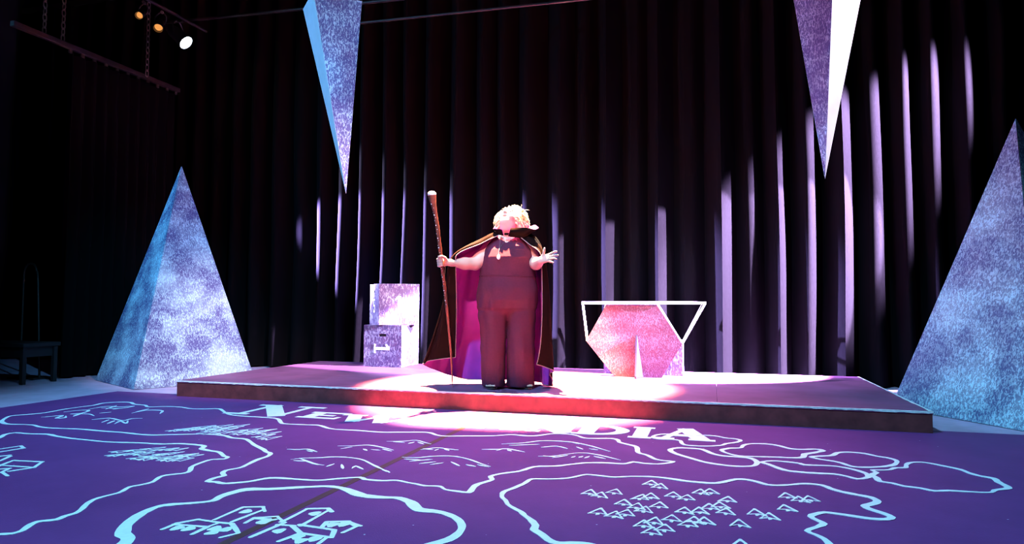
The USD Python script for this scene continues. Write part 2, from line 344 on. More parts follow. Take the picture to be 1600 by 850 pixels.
coast_main = np.vstack([
    A_([(10,200),(25,185),(60,170),(150,162),(240,153),(340,135),(430,122),(500,113),(550,102),(620,97),(690,98),(715,108),(770,113),(790,122),(880,120),(960,123),(1010,131),(1080,133),(1160,132)]),
    B_([(575,145),(590,155),(620,165),(690,172),(780,177),(860,185),(880,205),(900,212),(1000,217),(1080,220),(1130,235),(1180,242),(1280,247)]),
    C_([(840,257),(950,257),(1080,258),(1130,272),(1180,278),(1280,277)]),
    E_([(100,276),(200,270),(280,276),(340,275),(420,265),(500,267),(550,275),(590,288),(660,290),(730,290),(765,297),(775,310),(820,322),(865,335),(875,365),(920,378),(965,400),(1010,408),(1060,413),(1040,420),(980,426),(900,422),(850,415),(800,425),(700,420),(600,420),(520,428),(440,437),(330,440),(270,457),(230,467),(150,477),(90,492)]),
    D_([(780,507),(760,517),(700,535),(675,555),(655,577),(600,572),(530,562),(500,545),(420,542),(380,533),(330,525),(270,513),(190,515),(100,507),(75,497)]),
    C_([(600,505),(500,513),(400,508),(270,500),(200,507),(130,520)]),
    B_([(580,530),(540,522),(490,518),(530,500),(580,488),(570,475),(590,460),(660,447),(690,435),(740,410),(770,398),(810,385),(825,370),(800,360),(790,350),(740,325),(720,310),(690,293),(620,287),(580,275),(480,267),(380,268),(280,270),(200,272)]),
    A_([(740,268),(650,258),(560,252),(420,240),(280,235),(210,228),(170,218),(80,215),(30,212),(10,200)])])
strokes('coastline', [coast_main], 0.028)
strokes('coastline', [A_([(-60,310),(0,285),(30,268),(80,260),(150,265),(250,268),(300,278),(380,290),(480,300),(560,308),(660,312),(750,314),(850,320),(950,318),(1020,322),(1075,328),(1085,335),(1070,345),(1110,355),(1160,362),(1180,375),(1190,385),(1210,390),(1190,400),(1130,402),(1080,415),(1020,440),(1010,462),(980,475),(890,485),(850,495),(810,522),(750,537),(690,548),(660,565),(630,580),(560,597),(500,615),(460,640),(430,670),(400,688),(340,705),(300,722),(200,733),(150,757),(120,780),(60,797),(0,800),(-60,805)])], 0.028)
strokes('coastline', [np.vstack([B_([(-10,905),(25,870),(70,825),(40,800),(45,780),(60,750),(110,710),(160,680),(240,650),(330,640),(440,632),(520,622),(560,600),(620,580),(700,562),(800,560),(880,557),(960,552),(1060,547)]),
    C_([(540,545),(600,550),(650,562),(720,590),(780,600),(860,605),(930,608),(990,630),(1010,650),(1040,670),(1130,680),(1190,695),(1240,720),(1265,760),(1240,800),(1190,830),(1120,850),(1050,872),(960,905),(700,945)]), B_([(760,955),(400,965),(120,945),(-10,905)])])], 0.043)
strokes('coastline', [np.vstack([G_([(420,900),(385,845),(350,810),(300,785),(245,760),(310,735),(350,715),(310,695),(265,670),(300,655),(360,645),(480,660),(560,672),(650,685),(740,688),(775,675),(720,650),(640,625),(605,605),(660,590),(685,575),(640,550),(560,535),(460,515),(390,495),(340,475),(230,465),(100,475),(0,472)]),
    F_([(1140,455),(1070,440),(1000,438),(920,455),(850,462),(700,450),(600,435),(480,422),(340,420),(240,424),(150,415),(70,408)]),
    E_([(570,488),(500,502),(400,507),(310,507),(270,530),(200,560),(160,575),(150,600),(170,620),(180,640),(210,660),(250,680),(270,700),(300,720),(330,755),(320,775),(360,800),(400,832),(450,848),(560,848),(650,862),(760,900),(1000,935),(1400,950),(1750,930)]), G_([(420,900)])])], 0.028)
strokes('island_outline', [F_([(480,175),(500,162),(560,155),(700,160),(860,165),(930,178),(1000,185),(1030,195),(1000,207),(940,215),(910,225),(830,230),(740,228),(680,222),(660,210),(650,195),(600,188),(520,185),(480,175)])], 0.028)
strokes('island_outline', [F_([(590,250),(640,240),(720,243),(790,250),(850,275),(920,290),(1020,297),(1090,305),(1130,325),(1125,345),(1090,355),(1000,355),(900,345),(800,328),(720,305),(650,285),(605,268),(590,250)])], 0.029)
strokes('island_outline', [F_([(910,255),(960,243),(1030,240),(1045,225),(1090,215),(1180,215),(1260,225),(1340,245),(1420,250),(1500,248),(1545,258),(1480,272),(1430,280),(1415,300),(1340,302),(1250,298),(1120,295),(1020,290),(950,275),(910,255)])], 0.029)
strokes('island_outline', [G_([(270,297),(330,292),(400,288),(440,270),(520,268),(600,275),(680,292),(760,305),(805,322),(790,345),(720,358),(600,362),(520,355),(460,335),(400,322),(330,312),(270,297)])], 0.028)
strokes('island_outline', [G_([(-40,330),(30,322),(120,328),(200,338),(230,347),(320,350),(420,355),(500,368),(570,385),(620,405),(625,425),(560,435),(500,420),(420,405),(320,400),(200,392),(100,378),(0,342),(-40,330)])], 0.028)
strokes('island_outline', [G_([(650,380),(700,380),(760,378),(800,365),(860,365),(865,345),(900,332),(980,332),(1080,350),(1200,375),(1250,395),(1320,415),(1410,432),(1440,455),(1500,485),(1490,497),(1420,505),(1390,520),(1250,515),(1130,508),(1040,510),(950,492),(850,480),(780,462),(700,450),(680,430),(650,410),(680,395),(650,380)])], 0.028)

hills = [
 (C_, [[(335,348),(400,350),(440,347),(495,362)],[(440,355),(470,362)]]),
 (C_, [[(605,330),(680,330),(760,325),(820,333),(900,352)],[(620,345),(680,335)],[(740,345),(760,355)],[(780,348),(830,353)],[(840,345),(890,358)]]),
 (C_, [[(355,402),(420,395),(500,393),(590,388),(680,393),(740,405),(790,430),(880,472)],[(370,408),(450,412)],[(400,395),(480,425),(530,432)],[(545,440),(585,425)],[(625,428),(632,452)],[(680,450),(700,437),(740,455)],[(840,455),(880,470)]]),
 (C_, [[(865,305),(950,305),(1020,300),(1060,310),(1100,320)],[(900,308),(960,312)],[(980,318),(1010,310)],[(1030,310),(1060,320)]]),
 (C_, [[(1045,350),(1130,340),(1180,345),(1245,352)],[(1060,345),(1110,350)],[(1120,355),(1140,347)],[(1170,345),(1195,355)]]),
 (D_, [[(300,390),(380,393),(470,385),(570,385),(650,400),(720,425),(770,440)],[(310,400),(400,405)],[(340,412),(460,402)],[(390,425),(480,415)],[(450,430),(520,420)],[(560,415),(605,437)],[(640,430),(690,440)],[(700,430),(760,442)]]),
 (E_, [[(150,320),(260,315),(370,303),(500,308),(600,325),(725,360)],[(190,328),(350,322)],[(360,338),(440,332),(500,345)],[(520,310),(560,320)],[(545,335),(580,348)],[(615,345),(660,352)]]),
 (E_, [[(45,348),(130,348),(180,345),(270,362)],[(120,355),(150,348)],[(180,350),(200,358)]]),
 (E_, [[(345,385),(430,383),(560,367),(650,375),(780,405)],[(370,382),(450,390)],[(420,393),(500,380)],[(520,392),(540,385)],[(560,392),(580,385)],[(590,395),(615,385)],[(640,385),(700,398)]])]
for q, ls in hills: strokes('hill_drawing', [q(l) for l in ls], 0.018, taper=True)
strokes('reed_drawing', [A_(l) for l in ([(220,177),(330,168),(300,182),(345,180),(350,170)],[(340,150),(400,142),(470,140),(440,155),(380,160),(470,160),(500,170)],[(470,135),(560,120),(640,122),(710,118),(640,130),(540,128)],[(530,155),(590,150)],[(700,155),(780,140),(860,142),(850,158)],[(790,132),(720,150)],[(490,190),(580,182),(650,195),(700,185),(755,182)],[(540,205),(580,190)],[(570,212),(610,195)],[(610,212),(640,198),(670,210),(680,195)],[(390,172),(450,150)],[(560,135),(620,115)],[(600,135),(680,125)])], 0.019, taper=True)

def tree_drawing(c, w, h, lw, skew=0.0):
    x, y = c; j = lambda s: rnd.uniform(-s, s)
    a = (x+skew+j(0.1*w), y+h*0.62); l = (x-w*0.5, y-h*0.2+j(0.08*h)); r = (x+w*0.5, y-h*0.22+j(0.08*h)); m = (x+j(0.1*w), y-h*0.05)
    paint('tree_drawing', [ribbon(np.array([p, q]), lw, 0.02) for p, q in ((a, l), (a, r), (l, m), (m, r))]+[blob((x, y-h*0.2), lw*0.9, lw*1.5), blob((a[0], a[1]-0.01), lw*0.8, lw*1.2)], 0.0006)
for x, y in [(470,465),(525,485),(90,525),(150,540),(240,520),(400,555),(470,548),(300,590),(380,612),(425,632),(520,605),(610,540),(690,558),(780,522),(845,520),(945,568),(140,645),(240,665),(310,655),(680,640),(775,640),(840,615),(905,605),(935,645),(600,690),(425,725),(490,705),(555,750),(475,770),(700,722),(740,700),(810,705),(1025,720),(1130,650),(1210,675),(1320,545),(1400,568),(1465,565),(1320,625),(1030,850)]:
    tree_drawing(F_([(x, y)])[0], 0.075, 0.105, 0.0095)
for x, y in [(620,360),(600,380),(650,375),(700,355),(735,375),(765,360),(790,345),(720,395),(790,385),(830,395),(870,350),(890,370),(920,350),(850,375),(900,395),(940,385),(970,380),(990,385),(940,405),(880,405),(760,400)]:
    tree_drawing(A_([(x, y)])[0], 0.075, 0.11, 0.0105, 0.05)
for x, y in [(310,248),(350,242),(390,245),(430,240),(450,230),(480,240),(500,250),(530,240),(545,225),(570,245),(600,235),(620,255),(650,265),(640,225),(680,255),(700,245),(720,265),(750,255),(770,280),(800,265),(800,290),(470,262),(560,262),(780,250)]:
    tree_drawing(B_([(x, y)])[0], 0.075, 0.15, 0.0105, 0.05)
houses = [
 (B_, [[(250,775),(330,742)],[(330,742),(440,722)],[(440,722),(540,737),(620,745)],[(620,745),(655,795)],[(655,795),(560,818)],[(310,748),(400,755),(490,762)],[(490,762),(545,742)],[(490,762),(410,800)]], [(330,768),(390,772),(530,770),(585,776),(515,792)]),
 (B_, [[(525,725),(680,657)],[(680,657),(785,655)],[(785,655),(795,680)],[(620,735),(785,672)]], [(695,680)]),
 (B_, [[(690,740),(740,712)],[(740,712),(860,705)],[(860,705),(900,738)],[(900,738),(800,780),(720,815)],[(745,715),(810,720)],[(760,735),(850,722)]], [(785,735),(800,728),(870,782)]),
 (B_, [[(880,735),(915,720),(1020,665)],[(1020,665),(1130,662)],[(1130,662),(1150,680)],[(1130,675),(985,755)]], [(1060,690)]),
 (B_, [[(940,755),(985,795)],[(985,795),(1150,818)],[(1150,818),(1165,778)],[(1165,778),(980,750)],[(985,795),(870,838)],[(1120,820),(1080,850)],[(860,750),(950,755)]], [(970,815),(1060,825),(985,835)]),
 (B_, [[(1095,765),(1125,735)],[(1125,735),(1240,732)],[(1240,732),(1305,757)],[(1290,755),(1210,792)],[(1240,735),(1270,755)]], [(1155,750),(1215,748)]),
 (A_, [[(-40,352),(110,330)],[(110,330),(125,342)],[(125,342),(0,362)],[(-40,450),(70,408)],[(70,408),(225,415)],[(225,415),(180,445)],[(180,445),(-20,432)],[(50,380),(-30,388)],[(0,410),(55,385)],[(180,445),(50,465)],[(-20,455),(50,450)],[(50,450),(10,470)],[(10,470),(40,490)]], [])]
for q, ls, bs in houses:
    strokes('house_drawing', [q(l) for l in ls], 0.019, blobs=[(q([b])[0], 0.024, 0.03) for b in bs])

# the lettering NEWLANDIA: slab-serif strokes drawn on the floor, reading along x
def bar(p, q, w):
    return LineString([p, q]).buffer(w/2, cap_style=2)
def letter(ch, x0, x1, y0, y1):
    """thick and thin strokes with slab serifs in the box x0..x1, y0..y1"""
    w, h = x1-x0, y1-y0; T, s = 0.3*w if ch != 'I' else 0.5*w, 0.055
    T = min(T, 0.115)
    sl = lambda cx, y, wd: sbox(cx-wd/2, y-s/2, cx+wd/2, y+s/2)
    b, tp = y0+s/2, y1-s/2
    if ch == 'N': g = [bar((x0+0.22*w, b), (x0+0.22*w, tp), 0.05), bar((x0+0.2*w, y1-0.02), (x0+0.8*w, y0), T*1.15), bar((x0+0.8*w, b), (x0+0.8*w, tp), 0.05), sl(x0+0.17*w, b, 0.36*w), sl(x0+0.17*w, tp, 0.34*w), sl(x0+0.82*w, tp, 0.4*w)]
    if ch == 'E': g = [bar((x0+0.26*w, y0), (x0+0.26*w, y1), T), sbox(x0, y0, x1, y0+s), sbox(x0, y1-s, x1*0.98+x0*0.02, y1), bar((x0+0.26*w, (y0+y1)/2), (x0+0.78*w, (y0+y1)/2), s*0.9), bar((x1-0.05*w, y0), (x1-0.03*w, y0+0.34*h), 0.04), bar((x1-0.06*w, y1), (x1-0.06*w, y1-0.32*h), 0.04)]
    if ch == 'W': g = [bar((x0+0.14*w, tp), (x0+0.33*w, y0), T*0.95), bar((x0+0.33*w, y0), (x0+0.5*w, tp), 0.045), bar((x0+0.5*w, tp), (x0+0.68*w, y0), T*0.95), bar((x0+0.68*w, y0), (x0+0.88*w, tp), 0.045), sl(x0+0.14*w, tp, 0.3*w), sl(x0+0.5*w, tp, 0.22*w), sl(x0+0.87*w, tp, 0.26*w)]
    if ch == 'L': g = [bar((x0+0.3*w, y0), (x0+0.3*w, y1), T), sl(x0+0.3*w, tp, 0.6*w), sbox(x0, y0, x1, y0+s), bar((x1-0.05*w, y0), (x1-0.03*w, y0+0.36*h), 0.045)]
    if ch == 'A': g = [bar((x0+0.2*w, b), (x0+0.52*w, y1), 0.05), bar((x0+0.5*w, y1), (x0+0.8*w, b), T), bar((x0+0.3*w, y0+0.34*h), (x0+0.7*w, y0+0.34*h), 0.045), sl(x0+0.18*w, b, 0.38*w), sl(x0+0.8*w, b, 0.42*w)]
    if ch == 'D':
        ell = affinity.translate(affinity.scale(Polygon([(math.cos(a), math.sin(a)) for a in np.linspace(-math.pi/2, math.pi/2, 24)]), 0.68*w, h/2, origin=(0, 0)), x0+0.3*w, (y0+y1)/2)
        inn = affinity.translate(affinity.scale(Polygon([(math.cos(a), math.sin(a)) for a in np.linspace(-math.pi/2, math.pi/2, 24)]), 0.40*w, h/2-s, origin=(0, 0)), x0+0.33*w, (y0+y1)/2)
        g = [bar((x0+0.24*w, y0), (x0+0.24*w, y1), T), sl(x0+0.18*w, b, 0.36*w), sl(x0+0.18*w, tp, 0.36*w), ell.difference(inn)]
    if ch == 'I': g = [bar(((x0+x1)/2, y0), ((x0+x1)/2, y1), 0.1), sbox(x0, y0, x1, y0+s), sbox(x0, y1-s, x1, y1)]
    return unary_union(g)
for ch, a, b, y0, y1 in (('N',1.12,1.74,-0.725,-0.22),('E',1.77,2.11,-0.715,-0.43),('W',2.08,2.72,-0.76,-0.46),('L',2.745,3.14,-0.765,-0.25),('A',3.13,3.63,-0.75,-0.4),('N',3.57,3.97,-0.75,-0.4),('D',3.93,4.31,-0.745,-0.36),('I',4.31,4.46,-0.765,-0.345),('A',4.46,4.86,-0.745,-0.325)):
    paint('letter', [letter(ch, a, b, y0, y1)], label='painted letter '+ch)

# ---------------------------------------------------------------- wooden blocks
def glyph(ch, size):
    """outline of a stencilled numeral, centred on the origin, about size tall"""
    k = size
    if ch == '1': g = unary_union([sbox(-0.09*k, -0.5*k, 0.09*k, 0.5*k), sbox(-0.26*k, -0.5*k, 0.26*k, -0.38*k), Polygon([(-0.09*k, 0.5*k), (-0.28*k, 0.3*k), (-0.24*k, 0.22*k), (0, 0.36*k)])])
    else:
        bowl = affinity.translate(affinity.scale(Polygon([(math.cos(a), math.sin(a)) for a in np.linspace(0, 2*math.pi, 28)][:-1]), 0.27*k, 0.29*k), -0.01*k, -0.2*k)
        hole = affinity.translate(affinity.scale(Polygon([(math.cos(a), math.sin(a)) for a in np.linspace(0, 2*math.pi, 28)][:-1]), 0.15*k, 0.17*k), -0.02*k, -0.2*k)
        g = unary_union([bowl.difference(hole).difference(sbox(-0.4*k, -0.22*k, -0.06*k, 0.1*k)), sbox(-0.24*k, -0.02*k, -0.13*k, 0.5*k), sbox(-0.24*k, 0.38*k, 0.25*k, 0.5*k)])
    return g
def face_print(poly, origin, right, up, d=0.0012):
    right, up = np.array(right, float), np.array(up, float); n = np.cross(right, up)
    m = trimesh.util.concatenate([trimesh.creation.extrude_polygon(p, d*2, engine='earcut') for p in getattr(poly, 'geoms', [poly])])
    v = np.asarray(m.vertices); m.vertices = np.array(origin) + v[:, :1]*right + v[:, 1:2]*up + (v[:, 2:]-d)*n
    return m
S = 0.485
def block(name, label, loc, rz, group, slot_face, cuts):
    """a plywood cube: six panels around a dark core; slot openings are cut right through their panel"""
    t = thing(name, label, 'wooden block', loc, rz, group); h = S/2; th = 0.012
    tops = {}
    faces = {'front': ((0, -h, h), (1, 0, 0), (0, 0, 1)), 'right': ((h, 0, h), (0, 1, 0), (0, 0, 1)), 'back': ((0, h, h), (-1, 0, 0), (0, 0, 1)), 'left': ((-h, 0, h), (0, -1, 0), (0, 0, 1)), 'top': ((0, 0, S), (1, 0, 0), (0, 1, 0))}
    for k, (o, r, u) in faces.items():
        sq = sbox(-h+0.0015, -h+0.0015, h-0.0015, h-0.0015)
        for kk, c in cuts:
            if kk == k: sq = sq.difference(c)
        m = face_print(sq, np.array(o)-np.cross(r, u)*th/2, r, u, th/2)
        obj('panel', m, cube_paint, t)
    obj('core', bevel_box(-h+th, h-th, -h+th, h-th, 0.0, S-th, 0), gap_dark, t)
    return t, faces
rr = lambda x, y, w, hh: sbox(x-w/2, y-hh/2, x+w/2, y+hh/2).buffer(0.008)
cube_paint = stipple('cube_paint', (0.075, 0.05, 0.125), (0.36, 0.39, 0.46), 0.9, 0.48, 0.62, (0.20, 0.16, 0.24), 0.7)
t, fc = block('wooden_block', 'purple numbered wooden block, lower one of the stack on the platform', (1.163, 2.1425, PH+0.0005), 0, 'painted numbered blocks', 'front',
    [('front', rr(0.0, 0.125, 0.075, 0.014)), ('right', Polygon([(-0.11, S/2), (0.11, S/2), (0.0, S/2-0.1)]))])
o, r, u = fc['front']; obj('numeral', face_print(affinity.rotate(glyph('1', 0.2), -90, origin=(0, 0)), np.array(o)+[-0.01, -0.0008, -0.03], r, u), line_paint, t, label='painted numeral 1 lying on its side')
o, r, u = fc['right']; obj('numeral', face_print(glyph('5', 0.2), np.array(o)+[0.0008, 0.0, -0.01], r, u), line_paint, t, label='painted numeral 5')
t, fc = block('wooden_block', 'pale wooden block turned askew, upper one of the stack on the platform', (1.163, 2.195, PH+S+0.001), math.radians(40.5), 'painted numbered blocks', 'left',
    [('left', rr(0.02, 0.15, 0.02, 0.01))])
o, r, u = fc['front']; obj('numeral', face_print(glyph('1', 0.2), np.array(o)+[0.0, -0.0008, 0.0], r, u), line_paint, t, label='painted numeral 1')
o, r, u = fc['left']; obj('numeral', face_print(glyph('5', 0.17), np.array(o)+[-0.0008, 0.0, -0.02], r, u), line_paint, t, label='painted numeral')

# ---------------------------------------------------------------- hexagonal table
t = thing('hexagonal_table', 'pink-lit hexagon-fronted table with a white open frame on the platform', 'table', (4.09, 1.70, PH+0.0005))
hexp = [(-0.286, 0.722), (0.231, 0.722), (0.473, 0.337), (0.270, 0.002), (-0.205, 0.002), (-0.493, 0.355)]
def panel_xz(poly, y0, y1):
    m = trimesh.creation.extrude_polygon(Polygon(poly), y1-y0, engine='earcut'); v = np.asarray(m.vertices)
    m.vertices = np.stack([v[:, 0], y1-v[:, 2], v[:, 1]], -1); return m
obj('front_panel', panel_xz(hexp, -0.012, 0.012), table_paint, t, label='sponge-painted hexagonal front panel')
obj('panel_edging', bevel_box(-0.286, 0.231, -0.016, 0.016, 0.7225, 0.734, 0.002), cube_paint, t)
obj('foot_fin', hull([(0.016, -0.0125, 0.42), (0.030, -0.0125, 0.42), (0.016, -0.024, 0.42), (0.030, -0.024, 0.42), (0.060, -0.0125, 0.002), (0.088, -0.0125, 0.002), (0.022, -0.195, 0.002), (0.036, -0.195, 0.002), (0.022, -0.195, 0.022), (0.036, -0.195, 0.022)]), plain('fin_paint', (0.02, 0.012, 0.03), 0.8, vary=0.3, scale=25), t)
def rod(a, b, w=0.02):
    a, b = np.array(a, float), np.array(b, float); d = (b-a)/np.linalg.norm(b-a)
    x = np.cross(d, [0, 1, 0.2]); x /= np.linalg.norm(x); y = np.cross(d, x)
    return hull([p+sx*w/2*x+sy*w/2*y for p in (a, b) for sx in (-1, 1) for sy in (-1, 1)])
TL, TR, LM, RM, BL_, BR_ = (-0.286, 0.03, 0.725), (0.231, 0.03, 0.725), (-0.605, 0.42, 0.735), (0.685, 0.42, 0.735), (-0.30, 0.85, 0.74), (0.36, 0.85, 0.74)
top = [(-0.30, 0.02), (0.24, 0.02), (0.70, 0.42), (0.36, 0.86), (-0.30, 0.86), (-0.62, 0.42)]
m = trimesh.creation.extrude_polygon(Polygon(top).difference(Polygon(top).buffer(-0.045)), 0.03, engine='earcut').apply_translation([0, 0, 0.7355])
obj('top_frame', m, frame_white, t, label='white open top frame')
for a, b in ((LM, (-0.485, 0.03, 0.352)), (RM, (0.468, 0.03, 0.337)), ((0.236, 0.022, 0.728), (0.47, 0.022, 0.34)), ((-0.29, 0.022, 0.728), (-0.30, 0.022, 0.69)), ((0.655, 0.46, 0.735), (0.46, 0.45, 0.36))):
    obj('frame_strut', rod(a, b, 0.022 if b[1] < 0.1 else 0.007), frame_white, t, label='white frame strut')
obj('pedestal', bevel_box(-0.355, 0.465, 0.27, 0.6, 0.0, 0.355, 0.004), cube_paint, t)

# ---------------------------------------------------------------- side curtain, rail, chains and lanterns at the left
t = thing('side_curtain', 'black pleated side curtain under a metal rail at the left of the stage', 'curtain', (-2.4, 0, 0))
ys = np.arange(0.80, 2.46, 0.165)
v, f = pleated(list(ys), 0, 0.02, 3.84, 0.10, 9, rows=16, per=8)
obj('drape', (np.stack([-v[:, 1], v[:, 0], v[:, 2]], -1), f), velour, t, smooth=60)
mb = MB(); mb.box(-0.03, 0.03, 0.1, 2.5, 3.88, 3.94, 0.004)
obj('curtain_rail', mb.get(), steel_dark, t)
for k in range(11):
    y = 0.80+0.165*k
    mb = MB(); mb.box(-0.012, 0.012, y-0.02, y+0.02, 3.835, 3.882, 0.002)
    obj('rail_carrier', mb.get(), steel_chain, t)
def chain(name, label, x, y, z0, z1, pitch=0.075, r=0.007, group=None):
    t = thing(name, label, 'chain', (x, y, z0), 0, group)
    n = int((z1-z0)/pitch); a = np.linspace(0, 2*np.pi, 15)
    for k in range(n):
        zc = (k+0.5)*pitch; s = np.sin(a)*0.021; c = np.cos(a)*(pitch*0.62)
        p = np.stack([s, s*0, zc+c], -1) if k % 2 else np.stack([s*0, s, zc+c], -1)
        obj('link', tube(p, r, 5, False), steel_chain, t)
    return t
chain('hanging_chain', 'loose steel chain hanging free left of the lit stage lamp', -2.085, 1.62, 3.80, 6.3)
chain('hanging_chain', 'left of two steel chains holding the curtain rail', -2.4, 0.47, 3.94, 6.3)
chain('hanging_chain', 'right of two steel chains holding the curtain rail', -2.4, 0.70, 3.94, 6.3)
# pipes and lanterns
def pipe(name, label, a, b, r=0.022):
    obj(name, tube([a, b], r, 10), steel_dark, None, label, 'pipe', smooth=40)
pipe('lighting_pipe', 'dark lighting pipe overhead at the left that carries the three stage lamps', (-1.95, -0.4, 4.72), (-1.95, 2.50, 4.72))
pipe('lighting_pipe', 'short dark pipe crossing the corner above the lit stage lamp', (-2.6, 2.3, 4.83), (1.2, 2.3, 4.70))
pipe('lighting_pipe', 'long dark pipe high in front of the back curtain', (0.3, 2.2, 4.42), (6.0, 2.2, 4.30), 0.016)
lens_white = M('lit_lens', {'e': ('emission', {'color': (0.75, 0.85, 1.0), 'strength': 60.0})}, surface='e.emission')
lens_amber = M('amber_lens', {'e': ('emission', {'color': (1.0, 0.40, 0.10), 'strength': 0.9})}, surface='e.emission')
can_black = plain('lantern_black', (0.03, 0.03, 0.032), 0.4, metal=0.3)
def lantern(label, at, aim, pipe_at, lens, R=0.085, L=0.26):
    t = thing('stage_lamp', label, 'stage lamp', at, 0)
    d = np.array(aim, float)-np.array(at, float); d /= np.linalg.norm(d)
    prof = [(-L, 0.35), (-L*0.97, 0.7), (-L*0.75, 0.95), (-L*0.3, 1.0), (0.06, 1.12)]
    obj('body', tube([d*z for z, _ in prof], [R*w for _, w in prof], 20, False), can_black, t, smooth=40)
    dome = trimesh.creation.icosphere(3, 1.0); dome.vertices = dome.vertices*[R*0.96, R*0.96, 0.05]
    dome.apply_transform(trimesh.geometry.align_vectors([0, 0, 1], d)); obj('lens', dome, lens, t, smooth=True)
    obj('cap', tube([d*(-L-0.03), d*(-L+0.005)], [R*0.3, R*0.4], 14), can_black, t)
    x = np.cross(d, [0, 0, 1]); x /= np.linalg.norm(x); up = np.array(pipe_at, float)-np.array(at, float)
    c = -d*0.10
    yk = [c+x*R*1.12, c+x*R*1.2+up*0.45, c+up*0.72, c-x*R*1.2+up*0.45, c-x*R*1.12]
    obj('yoke', tube(smooth_line(yk, 0.02), 0.009, 6), steel_dark, t)
    obj('clamp', tube([c+up*0.72, up*0.90], 0.02, 8), steel_chain, t)
lantern('stage lamp shining bright white on the overhead pipe at the left', (-1.93, 2.05, 4.42), (1.9, 2.65, 1.0), (-1.95, 2.05, 4.70), lens_white)
lantern('small dim stage lamp with an amber glint, left of the white shining lamp', (-2.0, 1.70, 4.47), (0.8, -2.0, 0.5), (-1.95, 1.70, 4.68), lens_amber, 0.05, 0.2)
lantern('small dim stage lamp at the near end of the lamp row, highest in the picture', (-2.0, 1.40, 4.50), (0.5, -3.0, 1.5), (-1.95, 1.40, 4.68), lens_amber, 0.04, 0.16)

# bench in the dark at the left edge
t = thing('dark_bench', 'low dark bench standing in shadow at the far left edge', 'bench', (-2.9, 0.45, 0))
wood_dark = plain('dark_bench_paint', (0.006, 0.006, 0.008), 0.7)
obj('top', bevel_box(-0.55, 0.68, -0.22, 0.22, 0.40, 0.445, 0.006), wood_dark, t)
obj('apron', bevel_box(-0.5, 0.63, -0.19, 0.19, 0.29, 0.40, 0.003), wood_dark, t)
for x in (-0.5, 0.635):
    for y in (-0.18, 0.18): obj('leg', bevel_box(x-0.022, x+0.022, y-0.022, y+0.022, 0.0, 0.40, 0.003), wood_dark, t)
a = np.linspace(math.pi, 0, 9)
loop = np.vstack([[(-0.16, 0, 0)], [(-0.16, 0, 0.9)], np.stack([-0.06+0.10*np.cos(a), 0*a, 1.22+0.13*np.sin(a)], -1), [(0.06, 0, 1.15)], [(0.14, 0, 0.0)]])
t = thing('hooped_stand', 'tall thin hooped metal stand behind the dark bench', 'stand', (-2.80, 0.78, 0.0))
obj('hoop', tube(smooth_line(loop, 0.04), 0.012, 8), steel_dark, t, smooth=True)
obj('foot', bevel_box(-0.22, 0.20, -0.12, 0.12, 0.0, 0.02, 0.003), steel_dark, t)
